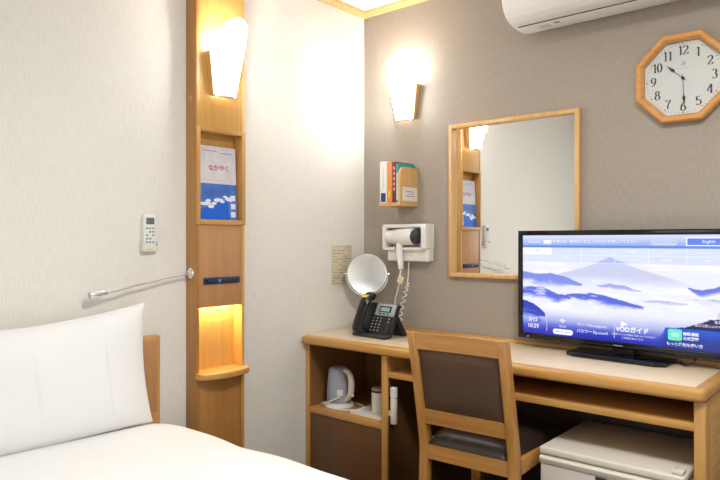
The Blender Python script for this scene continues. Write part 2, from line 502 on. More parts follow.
# ------------------------------------------------------------------ reading lamp on the column side
t = thing('reading_lamp', 'chrome gooseneck reading lamp reaching over the bed from the column', 'reading lamp', (0.033, Y0, 1.003))
MB().lathe([(0, 0), (0.019, 0), (0.019, 0.004), (0.014, 0.008), (0.007, 0.011), (0, 0.012)], M['chrome'], 28, RX(90)).build('wall_rosette', t)
nk = spline([(0, -0.010, 0), (0.001, -0.05, -0.004), (0.003, -0.10, -0.010), (0.006, -0.16, -0.022), (0.008, -0.22, -0.030), (0.010, -0.275, -0.042), (0.012, -0.315, -0.047)], 14)
MB().tube(nk, [0.0044 + 0.0005 * (i % 2) for i in range(len(nk))], M['chrome'], 10).build('gooseneck', t)
hd = T(0.012, -0.312, -0.0465) @ RX(90) @ RX(6)
o = MB().lathe([(0, 0), (0.006, 0), (0.0085, 0.008), (0.0095, 0.020), (0.0115, 0.022), (0.0125, 0.058), (0.0115, 0.061), (0.0095, 0.062), (0.0095, 0.056), (0, 0.056)], M['chrome'], 24, hd).build('lamp_head', t)

# ------------------------------------------------------------------ remote control and its holder
t = thing('remote_holder', 'small white holder on the cream wall carrying the remote control', 'remote holder', (0.0005, -1.128, 1.082))
MB().box((0, -0.026, 0), (0.004, 0.026, 0.10), M['cream_pl'], 0.001).build('back_plate', t)
MB().box((0.004, -0.028, 0), (0.0245, 0.028, 0.005), M['cream_pl'], 0.001).box((0.004, -0.028, 0.005), (0.0245, -0.0245, 0.03), M['cream_pl'], 0.001)\
    .box((0.004, 0.0245, 0.005), (0.0245, 0.028, 0.03), M['cream_pl'], 0.001).box((0.0222, -0.0245, 0.005), (0.0245, 0.0245, 0.018), M['cream_pl'], 0.001).build('pocket', t)
t = thing('remote_control', 'white air conditioner remote control hung in its wall holder', 'remote control', (0.005, -1.128, 1.0875))
MB().box((0, -0.022, 0), (0.0168, 0.022, 0.118), M['white_pl'], 0.004, 3).build('case', t)
MB().box((0.0165, -0.015, 0.084), (0.0174, 0.015, 0.106), M['remote_lcd'], 0.0003).build('display', t)
kb = MB()
for r in range(5):
    for c_ in range(3):
        if (r + c_) % 4 == 3: continue
        kb.box((0.0165, -0.016 + c_ * 0.0115, 0.022 + r * 0.0115), (0.0180, -0.008 + c_ * 0.0115, 0.0275 + r * 0.0115), M['grey_pl'] if (r * 3 + c_) % 5 else M['bk_teal'], 0.0008)
kb.build('buttons', t)

# ------------------------------------------------------------------ notice plaque on the left wall
t = thing('notice_plaque', 'ivory printed notice plaque on the cream wall beside the corner', 'notice', (0.0005, -0.158, 1.006))
MB().box((0, -0.066, -0.086), (0.003, 0.066, 0.09), M['plaque'], 0.0008).build('plate', t)
pk = MB()
rnd = random.Random(5)
for k in range(13):
    z = 0.076 - k * 0.0122
    x = -0.055
    while x < 0.048:
        ln = rnd.uniform(0.006, 0.026)
        e = min(x + ln, 0.052)
        if rnd.random() < 0.72: pk.box((0.003, x, z), (0.0033, e, z + (0.0045 if k > 10 else 0.0026)), M['grey_ink'])
        x = e + 0.004
for z in (0.083, -0.081): pk.box((0.003, -0.061, z), (0.0033, 0.061, z + 0.001), M['grey_ink'])
for y in (-0.061, 0.060): pk.box((0.003, y, -0.081), (0.0033, y + 0.001, 0.084), M['grey_ink'])
pk.build('printed_text', t)

# ------------------------------------------------------------------ bed
BZ = 0.516
by0, by1 = -2.46, -1.081
t = thing('bed', 'wooden bed with honey headboard against the cream wall', 'bed', (0, 0, 0))
MB().box((0.002, by0 - 0.02, 0.0), (0.034, -1.097, 0.80), M['wood_z'], 0.006, 3).box((0.034, by0 + 0.02, 0.55), (0.038, -1.112, 0.782), M['col_panel'], 0.001).build('headboard', t)
MB().box((0.04, by0 + 0.02, 0.08), (1.98, by1 - 0.02, 0.26), M['wood_x'], 0.004).build('bed_base', t)
for x in (0.12, 1.9):
    for y in (by0 + 0.1, by1 - 0.1): MB().box((x - 0.03, y - 0.03, 0.0), (x + 0.03, y + 0.03, 0.079), M['wood_z'], 0.003).build('leg', t)
MB().box((0.042, by0 + 0.01, 0.261), (1.98, by1 - 0.012, 0.470), M['linen'], 0.04, 4).build('mattress', t)
# duvet: a soft slab that falls over the far side
def duvet(u, v):
    x = 0.045 + u * 1.95
    # v runs from the hem on the far side up over the top and down the near side
    s = v * (1.40 + 2 * 0.30)
    wob = 0.006 * math.sin(x * 9) + 0.004 * math.sin(x * 21 + 1)
    r = 0.05
    if s < 0.30:
        y, z = by1 + 0.018 + wob, BZ - 0.038 - (0.30 - s)
    elif s > 1.70:
        y, z = by0 - 0.018 - wob, BZ - 0.038 - (s - 1.70)
    else:
        k = (s - 0.30) / 1.40
        y = by1 + 0.018 + wob - k * (by1 - by0 + 0.036 + 0)
        e = min(k, 1 - k) * 1.40
        z = BZ + 0.012 - 0.05 * math.exp(-e / 0.06) + 0.018 * (1 - math.exp(-e / 0.25))
        z += 0.003 * math.sin(x * 5 + y * 7) + 0.0025 * math.sin(x * 11 - y * 6)
    if u < 0.075: z -= 0.022 * (1 - u / 0.075) ** 2 if 0.30 <= s <= 1.70 else 0
    return Vector((x, y, z))
dv = MB()
dv.grid(duvet, 90, 110, M['linen'])
o = dv.build('duvet', None, 60)
so = o.modifiers.new('thickness', 'SOLIDIFY')
so.thickness = 0.014
so.offset = -1
tag(o, 'smooth white duvet spread over the bed', 'duvet')
# pillow leaning on the headboard
def pillow_mesh():
    W, H = 0.80, 0.372
    yc, zb = -1.176 - W / 2, 0.537
    m = MB()
    def f(u, v, side):
        s, q = 2 * u - 1, 2 * v - 1
        # pinched outline with pointed corners
        ex = 1 - 0.050 * (1 - q * q) + 0.010 * q
        ez = 1 - 0.23 * (1 - abs(s) ** 1.6)
        a = s * W / 2 * ex
        h = H * (0.5 + 0.5 * q * ez if q > 0 else 0.5 + 0.5 * q)
        th = 0.070 * max(0, (1 - s ** 4)) ** 0.6 * max(0, (1 - q ** 4)) ** 0.6
        crease = 0.0
        for cy, wd, dp in ((0.07, 0.008, 0.005), (0.62, 0.007, 0.003)):
            crease += dp * math.exp(-((s - cy + 0.02 * q) / wd) ** 2) * (1 - q * q)
        crease -= 0.003 * math.sin(7 * s + 3 * q) * (1 - s * s) * (1 - q * q)
        lean = 0.122 - 0.062 * (h / H)
        x = lean + side * th - (crease if side > 0 else 0)
        if side < 0: x = max(x, 0.0405)
        return Vector((x, yc + a, zb + 0.008 + h))
    m.grid(lambda u, v: f(u, v, 1), 240, 44, M['linen'])
    m.grid(lambda u, v: f(1 - u, v, -1), 240, 44, M['linen'])
    bmesh.ops.remove_doubles(m.bm, verts=m.bm.verts, dist=0.0004)
    bmesh.ops.recalc_face_normals(m.bm, faces=m.bm.faces)
    return m
o = pillow_mesh().build('pillow', None, 80)
tag(o, 'white pillow standing on the bed against the headboard', 'pillow')

# ------------------------------------------------------------------ wall mirror
t = thing('wall_mirror', 'rectangular wall mirror in a pale wood frame behind the television', 'mirror', (0, 0, 0))
mx0, mx1, mz0, mz1 = 0.4805, 1.0355, 0.967, 1.598
fb = 0.017
fr = MB()
fr.box((mx0, -0.025, mz0), (mx0 + fb, -0.001, mz1), M['frame_w'], 0.003)
fr.box((mx1 - fb, -0.025, mz0), (mx1, -0.001, mz1), M['frame_w'], 0.003)
fr.box((mx0 + fb - 0.003, -0.0245, mz0), (mx1 - fb + 0.003, -0.001, mz0 + fb), M['frame_w'], 0.003)
fr.box((mx0 + fb - 0.003, -0.0245, mz1 - fb), (mx1 - fb + 0.003, -0.001, mz1), M['frame_w'], 0.003)
fr.build('frame', t)
MB().box((mx0 + fb - 0.002, -0.005, mz0 + fb - 0.002), (mx1 - fb + 0.002, -0.0012, mz1 - fb + 0.002), M['mirror']).build('mirror_glass', t, 0)

# ------------------------------------------------------------------ wall clock
KX, KZ, KR = 1.3775, 1.650, 0.1438
t = thing('wall_clock', 'octagonal wooden wall clock showing half past ten', 'clock', (KX, -0.0005, KZ))
def octa(r): 
    q = r / math.cos(PI / 8)
    return [(q * math.cos(PI / 8 + k * PI / 4), q * math.sin(PI / 8 + k * PI / 4)) for k in range(8)]
b = bmesh.new()
rings = []
for r, y in ((KR, 0), (KR, -0.028), (KR - 0.005, -0.034), (KR - 0.017, -0.034), (KR - 0.023, -0.026), (KR - 0.024, -0.010), (KR - 0.024, 0)):
    rings.append([b.verts.new((x, y, z)) for x, z in octa(r)])
for a, c in zip(rings, rings[1:] + rings[:1]):
    for k in range(8): b.faces.new((a[k], a[(k + 1) % 8], c[(k + 1) % 8], c[k]))
bmesh.ops.recalc_face_normals(b, faces=b.faces)
m = MB(); m._merge(b, M['oak_clock']); m.build('frame', t, 20)
def stroke(mb, pts, thick, thin, y, m, sz, cx, cz, wide=1.0):
    """ribbon whose width follows the pen direction: heavy uprights, hairline horizontals"""
    P = [Vector((p[0], 0, p[1])) for p in pts]
    bb = bmesh.new()
    prev = None
    for i, p in enumerate(P):
        tg = (P[min(i + 1, len(P) - 1)] - P[max(i - 1, 0)]).normalized()
        wv = (thin + (thick - thin) * abs(tg.z) ** 1.6) / 2
        nrm = Vector((-tg.z, 0, tg.x))
        a, c = p + nrm * wv, p - nrm * wv
        cur = [bb.verts.new((cx + q.x * sz * wide, y, cz + q.z * sz)) for q in (a, c)]
        if prev: bb.faces.new((prev[0], prev[1], cur[1], cur[0]))
        prev = cur
    bmesh.ops.recalc_face_normals(bb, faces=bb.faces)
    mb._merge(bb, m)
def arc(cx, cz, rx, rz, a0, a1, n=14):
    return [(cx + rx * math.cos(R(a0 + (a1 - a0) * k / n)), cz + rz * math.sin(R(a0 + (a1 - a0) * k / n))) for k in range(n + 1)]
DG = {
 '0': [arc(0, 0, .22, .5, 90, 450, 24)],
 '1': [[(0, -.5), (0, .5)], [(-.14, -.5), (.14, -.5)], [(-.16, .36), (0, .5)]],
 '2': [arc(0, .22, .22, .27, 170, -30, 16) + [(-.05, -.22), (-.25, -.47)], [(-.26, -.47), (.24, -.47)], [(.24, -.47), (.26, -.3)]],
 '3': [arc(-.02, .25, .2, .25, 150, -80, 14), arc(-.02, -.23, .25, .27, 85, -150, 16)],
 '4': [[(.1, -.5), (.1, .5)], [(.1, .5), (-.3, -.2)], [(-.3, -.2), (.28, -.2)], [(-.02, -.5), (.22, -.5)]],
 '5': [[(-.18, .48), (.2, .48)], [(-.18, .48), (-.2, .06)], arc(-.02, -.18, .25, .3, 140, -150, 18)],
 '6': [arc(0, -.2, .23, .3, 90, 450, 20), [(.2, .46), (.02, .4), (-.14, .2), (-.22, -.1)]],
 '7': [[(-.22, .3), (-.22, .48)], [(-.22, .46), (.26, .46)], [(.26, .46), (.02, .0), (-.06, -.5)]],
 '8': [arc(0, .25, .18, .25, 90, 450, 20), arc(0, -.24, .23, .27, 90, 450, 20)],
 '9': [arc(0, .2, .23, .3, 90, 450, 20), [(-.2, -.46), (-.02, -.4), (.14, -.2), (.22, .1)]],
}
dl = MB()
dl.prism(octa(KR - 0.0245), 'y', -0.008, -0.001, M['dial'])
for h in range(1, 13):
    a = R(90 - 30 * h)
    cx, cz = 0.092 * math.cos(a), 0.092 * math.sin(a)
    s = str(h)
    for k, ch in enumerate(s):
        off = (k - (len(s) - 1) / 2) * 0.0145
        for st in DG[ch]: stroke(dl, st, 0.17, 0.05, -0.0084, M['ink'], 0.029, cx + off, cz, 1.0)
for k in range(60):
    a = R(6 * k)
    r = 0.113
    q = 0.0011 if k % 5 else 0.0018
    dl.box((r * math.cos(a) - q, -0.0084, r * math.sin(a) - q), (r * math.cos(a) + q, -0.0079, r * math.sin(a) + q), M['grey_ink'] if k % 5 else M['ink'])
for st in (arc(0, 0, .5, .5, 200, 480, 14), [(-.3, .3), (.4, -.3)]): stroke(dl, st, 0.15, 0.08, -0.0084, M['grey_ink'], 0.013, 0, 0.049)
dl.box((-0.016, -0.0084, 0.034), (0.018, -0.0079, 0.0346), M['grey_ink'])
dl.build('dial', t, 0)
def hand(name, ang, ln, y, bulb):
    mb = MB()
    pts = [(-0.0008, -0.012), (0.0008, -0.012), (0.0008, bulb - 0.010), (0.0052, bulb), (0.0030, bulb + 0.006), (0.0004, ln), (-0.0004, ln), (-0.0030, bulb + 0.006), (-0.0052, bulb), (-0.0008, bulb - 0.010)]
    mb.prism(pts, 'y', y, y + 0.0012, M['ink'], mtx=RY(ang))
    mb.build(name, t, 0)
hand('hour_hand', -46, 0.066, -0.0125, 0.044)
hand('minute_hand', 177, 0.090, -0.0145, 0.066)
MB().lathe([(0, 0), (0.0045, 0), (0.0045, 0.007), (0.002, 0.009), (0, 0.009)], M['ink'], 16, T(0, -0.008, 0) @ RX(90)).build('hub', t)
MB().prism(octa(KR - 0.0242), 'y', -0.0215, -0.0205, M['glass']).build('glass_pane', t, 0)

# ------------------------------------------------------------------ air conditioner
t = thing('air_conditioner', 'long white wall air conditioner below the ceiling', 'air conditioner', (0, 0, 0))
pf = [(-0.001, 1.920), (-0.055, 1.893), (-0.12, 1.892), (-0.158, 1.896), (-0.182, 1.902), (-0.204, 1.912), (-0.222, 1.929), (-0.234, 1.950), (-0.2395, 1.975), (-0.240, 2.07), (-0.225, 2.105), (-0.19, 2.12), (-0.001, 2.12)]
MB().prism(pf, 'x', 0.840, 1.64, M['white_pl'], 0.004, 3).build('body', t)
MB().prism([(-0.152, 1.8955), (-0.152, 1.8925), (-0.184, 1.8995), (-0.2065, 1.9095), (-0.225, 1.927), (-0.2375, 1.949), (-0.243, 1.975), (-0.2435, 2.085), (-0.238, 2.085), (-0.235, 1.98), (-0.225, 1.945), (-0.2, 1.915)], 'x', 0.855, 1.63, M['white_pl'], 0.0006).build('front_panel', t)
MB().box((0.86, -0.1515, 1.8905), (1.625, -0.1488, 1.894), M['dark_line']).build('vent_gap', t)
MB().box((0.862, -0.146, 1.8895), (1.625, -0.062, 1.8925), M['white_pl'], 0.0008).build('louver', t)
MB().box((0.925, -0.125, 1.8885), (0.965, -0.095, 1.8897), M['bk_pale']).build('indicator', t)
MB().box((0.985, -0.13, 1.8885), (1.005, -0.115, 1.8897), M['grey_pl']).build('receiver_window', t)

# ------------------------------------------------------------------ small bookshelf with books
t = thing('wall_bookrack', 'tiny wooden wall rack with a round-topped side board', 'book rack', (0, 0, 0))
BXr = 0.299
MB().box((0.194, -0.132, 1.265), (BXr + 0.012, -0.001, 1.279), M['frame_w'], 0.001).build('shelf_board', t)
pts = [(-0.131, 1.279), (-0.001, 1.279), (-0.001, 1.43)]
for k in range(9):
    a = R(90 + 90 * k / 8)
    pts.append((-0.101 + 0.030 * math.cos(a), 1.40 + 0.030 * math.sin(a)))
pr_ = L(MB().prism(pts, 'x', BXr, BXr + 0.012, M['frame_w']), 'side_board', t, (0, 0, 0))
cd = MB().box((BXr + 0.0121, -0.118, 1.286), (BXr + 0.0135, -0.012, 1.345), M['paper_w'])
for k, z in enumerate((1.325, 1.315, 1.305)):
    cd.box((BXr + 0.0134, -0.095 + 0.01 * (k % 2), z), (BXr + 0.0138, -0.035, z + 0.0028), M['bk_pink'] if k == 1 else M['grey_ink'])
cd.build('card', pr_)
bx = 0.199
for nm, wd, h, mt, lab in (('white', 0.0375, 0.178, 'bk_white', 'white book with a blue spine patch at the left end of the wall rack'),
                           ('orange', 0.0275, 0.174, 'bk_orange', 'orange book second on the wall rack beside the white book'),
                           ('maroon', 0.0215, 0.172, 'bk_maroon', 'maroon book with pale title between orange and teal books'),
                           ('teal', 0.0100, 0.166, 'bk_teal', 'teal book behind the round-topped board of the wall rack')):
    t = thing('book', lab, 'book', (bx, -0.128, 1.2795), 0, 'books on the wall rack')
    cover = M[mt]
    MB().box((0.0018, 0.002, 0.002), (wd - 0.0018, 0.118, h - 0.002), M['paper_w']).build('pages', t)
    cv = MB().box((0, 0.0, 0), (0.0018, 0.12, h), cover).box((wd - 0.0018, 0.0, 0), (wd, 0.12, h), cover).box((0, -0.0015, 0), (wd, 0.0018, h), cover, 0.0007)
    cv.build('cover', t)
    s = MB()
    if nm == 'white':
        s.box((0.006, -0.0019, 0.004), (wd - 0.006, -0.0013, 0.042), M['bk_blue'])
        s.box((0.017, -0.0019, 0.06), (0.021, -0.0013, 0.155), M['bk_pale'])
    elif nm == 'orange':
        s.box((0.008, -0.0019, 0.11), (wd - 0.008, -0.0013, 0.16), M['bk_pink'])
        MB().box((0.009, -0.0019, 0.02), (wd - 0.009, -0.0013, 0.05), M['yellow']).build('spine_label', t)
    elif nm == 'maroon':
        for k in range(5): s.box((0.006, -0.0019, 0.05 + k * 0.022), (wd - 0.006, -0.0013, 0.064 + k * 0.022), M['bk_pink'])
    else:
        s.box((0.001, -0.0019, 0.01), (wd - 0.001, -0.0013, 0.125), M['bk_pale'])
    s.build('spine_print', t)
    bx += wd + 0.0008

# ------------------------------------------------------------------ hair dryer in its wall holder
t = thing('dryer_holder', 'white wall holder box with a hollow for the hair dryer', 'dryer holder', (0.292, -0.0008, 1.11))
hb = MB()
hb.box((-0.118, -0.045, -0.083), (0.102, 0, -0.02), M['white_pl'], 0.006, 3)
hb.box((-0.130, -0.012, -0.03), (0.104, 0, 0.078), M['white_pl'], 0.004)
hb.box((-0.130, -0.066, 0.062), (0.103, -0.012, 0.078), M['white_pl'], 0.005)
hb.box((-0.132, -0.066, -0.03), (-0.112, -0.012, 0.070), M['white_pl'], 0.005)
hb.box((0.078, -0.070, -0.03), (0.104, -0.012, 0.070), M['white_pl'], 0.006, 3)
hb.box((-0.130, -0.062, -0.035), (-0.062, -0.012, -0.022), M['white_pl'], 0.004)
hb.box((-0.02, -0.062, -0.035), (0.09, -0.012, -0.022), M['white_pl'], 0.004)
hb.build('housing', t)
vt = MB()
for k in range(4): vt.box((0.05, -0.0458, -0.040 - k * 0.009), (0.094, -0.0445, -0.037 - k * 0.009), M['cream_pl'])
vt.build('vent', t)
MB().box((-0.02, -0.0458, -0.06), (0.03, -0.0445, -0.042), M['cream_pl'], 0.0003).build('rating_label', t)
t = thing('hair_dryer', 'white hair dryer with dark intake and coiled cord hanging in its wall holder', 'hair dryer', (0.284, -0.056, 1.133))
ax = RZ(-4) @ RY(-90)       # lathe axis runs to -x
MB().lathe([(0.033, -0.048), (0.036, -0.040), (0.037, 0.0), (0.035, 0.03), (0.030, 0.075), (0.028, 0.10), (0.024, 0.10), (0.024, 0.07), (0, 0.07)], M['white_pl'], 32, ax).build('barrel', t)
it = MB().lathe([(0, -0.080), (0.018, -0.080), (0.026, -0.076), (0.030, -0.066), (0.031, -0.049), (0, -0.048)], M['black_sl'], 32, ax)
it.build('intake_grille', t)
MB().tube([(-0.030, -0.002, -0.028), (-0.026, -0.010, -0.065), (-0.019, -0.015, -0.105), (-0.014, -0.016, -0.140)], [0.019, 0.017, 0.0155, 0.013], M['white_pl'], 16, flat=(1, 0.8)).build('handle', t)
o0 = Vector((0.285, -0.055, 1.135))
cdp = [Vector(p) - o0 for p in ((0.271, -0.071, 0.998), (0.266, -0.07, 0.975), (0.256, -0.06, 0.945), (0.240, -0.055, 0.90), (0.222, -0.05, 0.85), (0.228, -0.045, 0.80), (0.243, -0.043, 0.752))]
lp = spline(cdp, 6)
# the coil climbs back to the housing
cen = spline([Vector(p) - o0 for p in ((0.243, -0.043, 0.752), (0.25, -0.045, 0.80), (0.262, -0.042, 0.86), (0.276, -0.038, 0.91), (0.281, -0.036, 0.935))], 40)
coil = []
for i, p in enumerate(cen):
    k = i / (len(cen) - 1)
    a = 2 * PI * 8.5 * k
    rr = 0.010 * (0.35 + 0.65 * math.sin(PI * min(1, 0.08 + k * 0.95)) ** 0.5)
    coil.append(p + Vector((rr * math.cos(a), 0.6 * rr * math.sin(a), 0)))
tail = spline([coil[-1], Vector((0.280, -0.03, 0.97)) - o0, Vector((0.279, -0.025, 1.026)) - o0], 6)
MB().tube(lp, 0.0028, M['white_pl'], 8).tube(coil, 0.0026, M['white_pl'], 8).tube(tail, 0.0026, M['white_pl'], 8).build('cord', t)
tg_ = MB().box((-0.014, -0.0015, -0.016), (0.014, 0, 0.016), M['white_pl'], 0.0005, mtx=T(-0.014, -0.020, -0.185) @ RY(25))
tg_.box((-0.009, -0.0022, -0.006), (0.003, -0.0012, 0.010), M['yellow'], mtx=T(-0.014, -0.020, -0.185) @ RY(25)).build('paper_tag', t)

# ------------------------------------------------------------------ desk
DT = 0.72
t = thing('desk', 'long honey wood desk with open cabinet along the taupe wall', 'desk', (0, 0, 0))
dx1 = 1.530
top = MB()
# wood edging with a rounded nose, pale laminate field
rp = 0.03
out = [(0.002, -0.412), (dx1 - 0.012, -0.412), (dx1, -0.400), (dx1, -0.002), (0.002, -0.002)]
top.prism(out, 'z', DT - 0.036, DT - 0.0015, M['wood_x'], 0.011, 4)
top.box((0.004, -0.378, DT - 0.004), (dx1 - 0.030, -0.016, DT), M['laminate'], 0.0006)
top.build('desktop', t)
MB().box((0.002, -0.0155, DT - 0.003), (dx1, -0.001, DT + 0.012), M['wood_x'], 0.001).build('back_strip', t)
def board(lo, hi, m='wood_z', name='panel', bev=0.0015): return MB().box(lo, hi, M[m], bev).build(name, t)
zb = DT - 0.0365
board((0.002, -0.385, 0.001), (0.021, -0.002, zb), name='side_panel')
board((0.412, -0.385, 0.001), (0.438, -0.002, zb), name='divider')
# right end: post, top apron and back board, open below for the cables
board((1.498, -0.390, 0.001), (1.526, -0.340, zb), name='end_post')
board((1.500, -0.340, 0.001), (1.525, -0.0145, zb), 'wood_y', name='end_panel')
board((0.021, -0.381, 0.394), (0.412, -0.014, 0.418), 'wood_x', name='cabinet_shelf')
board((0.438, -0.383, 0.599), (1.498, -0.014, 0.620), 'wood_x', name='under_shelf')
board((0.0222, -0.0135, 0.4185), (0.4118, -0.0025, zb), 'inner_c', name='cabinet_back')  # same wood as the desk, shade painted in
board((0.0212, -0.379, 0.4182), (0.0224, -0.0138, zb), 'inner_c', name='cabinet_lining', bev=0.0)  # thin sheet added to darken the inner face like shade
board((0.439, -0.0135, 0.001), (1.525, -0.0025, zb), 'inner', name='back_board')  # board coloured dark to stand for the under-desk shade
board((0.4382, -0.375, 0.001), (0.4396, -0.014, 0.5985), 'dark_door', name='divider_lining', bev=0.0)  # thin dark sheet added to paint shade on the divider
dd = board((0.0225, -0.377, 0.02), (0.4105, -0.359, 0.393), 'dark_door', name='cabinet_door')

# ------------------------------------------------------------------ kettle on the cabinet shelf
t = thing('electric_kettle', 'grey white electric kettle with curved handle inside the desk cabinet', 'kettle', (0.105, -0.288, 0.4183), -12)
KT = t
MB().lathe([(0, 0), (0.068, 0), (0.070, 0.004), (0.066, 0.014), (0.054, 0.020), (0, 0.020)], M['white_pl'], 40).build('power_base', t)
MB().lathe([(0, 0.021), (0.053, 0.021), (0.056, 0.028), (0.056, 0.06), (0.053, 0.12), (0.049, 0.158), (0.047, 0.163), (0, 0.163)], M['kettle'], 40).build('body', t)
lid = MB().lathe([(0, 0.1635), (0.048, 0.1635), (0.047, 0.170), (0.040, 0.178), (0.02, 0.182), (0, 0.183)], M['kettle'], 40)
lid.build('lid', t)
hp = spline([(0.040, 0, 0.168), (0.066, 0, 0.168), (0.088, 0, 0.148), (0.094, 0, 0.110), (0.086, 0, 0.070), (0.062, 0, 0.042), (0.050, 0, 0.036)], 6)
MB().tube(hp, [0.009 + 0.004 * math.sin(PI * i / (len(hp) - 1)) for i in range(len(hp))], M['cream_pl'], 12, flat=(1, 1.1)).build('handle', t)
MB().box((-0.013, -0.001, -0.014), (0.013, 0.0015, 0.014), M['paper_w'], 0.0005, mtx=T(0.0492, -0.0308, 0.072) @ RZ(58) @ RX(3)).build('tag', t)
MB().lathe([(0, 0), (0.006, 0), (0.006, 0.018), (0, 0.018)], M['cream_pl'], 14, T(0.088, 0.0, 0.066) @ RY(90)).build('switch', t)
def pol(a, r_, z): return (r_ * math.cos(R(a)), r_ * math.sin(R(a)), z)
cp_ = spline([pol(-190, 0.078, 0.004), pol(-160, 0.082, 0.005), pol(-125, 0.080, 0.010), pol(-90, 0.074, 0.024), pol(-60, 0.068, 0.040), pol(-30, 0.064, 0.056)], 8)
c2 = spline([pol(-50, 0.076, 0.004), pol(-25, 0.095, 0.004), pol(5, 0.125, 0.004), pol(25, 0.128, 0.004), pol(45, 0.105, 0.004), pol(70, 0.080, 0.004)], 8)
MB().tube(cp_, 0.003, M['white_pl'], 8).tube(c2, 0.003, M['white_pl'], 8).build('cord', t)

KT.scale = (0.93, 0.93, 0.91)
# tray, canister
t = thing('tray', 'flat white tray beside the kettle in the desk cabinet', 'tray', (0.312, -0.255, 0.4183))
MB().box((-0.088, -0.098, 0), (0.088, 0.09, 0.004), M['white_pl'], 0.0015).box((-0.088, -0.098, 0.004), (0.088, -0.093, 0.010), M['white_pl'], 0.001)\
    .box((-0.088, 0.085, 0.004), (0.088, 0.09, 0.010), M['white_pl'], 0.001).box((-0.088, -0.093, 0.004), (-0.083, 0.085, 0.010), M['white_pl'], 0.001)\
    .box((0.083, -0.093, 0.004), (0.088, 0.085, 0.010), M['white_pl'], 0.001).build('plate', t)
t = thing('canister', 'white canister with grey lid band standing on the white tray', 'canister', (0.303, -0.268, 0.4226))
MB().lathe([(0, 0), (0.027, 0), (0.028, 0.002), (0.028, 0.080), (0, 0.080)], M['white_pl'], 32).build('body', t)
MB().lathe([(0.026, 0.080), (0.026, 0.088), (0, 0.088)], M['black_sl'], 32).build('neck_band', t)
MB().lathe([(0.027, 0.088), (0.027, 0.096), (0.024, 0.098), (0, 0.098)], M['silver'], 32).build('lid', t)
# emergency torch clipped to the divider
t = thing('emergency_torch', 'white emergency torch clipped upright on the desk divider', 'torch', (0.4592, -0.369, 0.424))
t.scale = (0.95, 0.95, 0.95)
MB().lathe([(0, 0), (0.0125, 0), (0.0135, 0.004), (0.0135, 0.098), (0.0125, 0.100), (0, 0.100)], M['cream_pl'], 24).build('barrel', t)
MB().lathe([(0, 0.100), (0.0115, 0.100), (0.0115, 0.103), (0.0145, 0.106), (0.0145, 0.142), (0.012, 0.145), (0, 0.145)], M['white_pl'], 24).build('head', t)
MB().box((-0.0200, -0.010, 0.03), (-0.0132, 0.012, 0.05), M['cream_pl'], 0.001).build('clip', t)

# ------------------------------------------------------------------ telephone
t = thing('telephone', 'black desk telephone with silver face tilted on its stand', 'telephone', (0.262, -0.256, DT), -5)
t.scale = (0.95, 0.95, 0.92)
# plate leans back about its lower edge
PL = T(0, 0.0, 0.012) @ RX(-24)
MB().box((-0.100, -0.030, 0.0004), (0.100, 0.010, 0.016), M['black_sl'], 0.006, 3).build('foot', t)
MB().box((-0.094, 0.0, 0.0), (0.094, 0.024, 0.150), M['black_pl'], 0.005, 3, PL).build('body', t)
MB().box((-0.022, -0.0022, 0.090), (0.090, 0.0, 0.146), M['silver'], 0.001, 2, PL).build('face_plate', t)
MB().box((0.0, -0.0034, 0.106), (0.068, -0.002, 0.134), M['black_gl'], 0.0008, 2, PL).box((0.006, -0.0040, 0.110), (0.060, -0.0033, 0.128), M['lcd'], 0, 2, PL).build('display', t)
kp = MB()
for r in range(5):
    for c_ in range(5):
        if c_ == 3: continue
        xx = -0.024 + c_ * 0.021 + (0.006 if c_ > 3 else 0)
        kp.box((xx, -0.004, 0.014 + r * 0.0145), (xx + 0.0145, 0.0, 0.0235 + r * 0.0145), M['black_sl'], 0.0012, 2, PL)
        if c_ < 3 or r > 2: kp.box((xx + 0.005, -0.0045, 0.017 + r * 0.0145), (xx + 0.0095, -0.0038, 0.0205 + r * 0.0145), M['white_pl'], 0, 2, PL)
for c_ in range(3): kp.box((0.004 + c_ * 0.022, -0.0036, 0.095), (0.016 + c_ * 0.022, -0.002, 0.101), M['black_pl'], 0.001, 2, PL)
kp.build('keypad', t)
MB().prism([(0.100, 0.0004), (0.128, 0.0004), (0.128, 0.010), (0.074, 0.098), (0.056, 0.090)], 'x', -0.07, 0.085, M['black_pl'], 0.003).build('stand', t)
hs = spline([(-0.066, -0.020, 0.004), (-0.066, -0.034, 0.014), (-0.066, -0.040, 0.045), (-0.066, -0.041, 0.09), (-0.066, -0.038, 0.135), (-0.066, -0.026, 0.166), (-0.066, -0.012, 0.172)], 6)
n_ = len(hs)
hset = MB().tube(hs, [0.021 + 0.010 * abs(2 * i / (n_ - 1) - 1) ** 2 - (0.012 if i in (0, n_ - 1) else 0.004 if i in (1, n_ - 2) else 0) for i in range(n_)], M['black_gl'], 18, PL, flat=(0.72, 1.25)).build('handset', t)
MB().box((-0.016, -0.0012, -0.010), (0.016, 0.0012, 0.010), M['yellow'], 0.001, 2, PL @ T(-0.066, -0.048, 0.160) @ RX(-32)).build('sticker', hset)

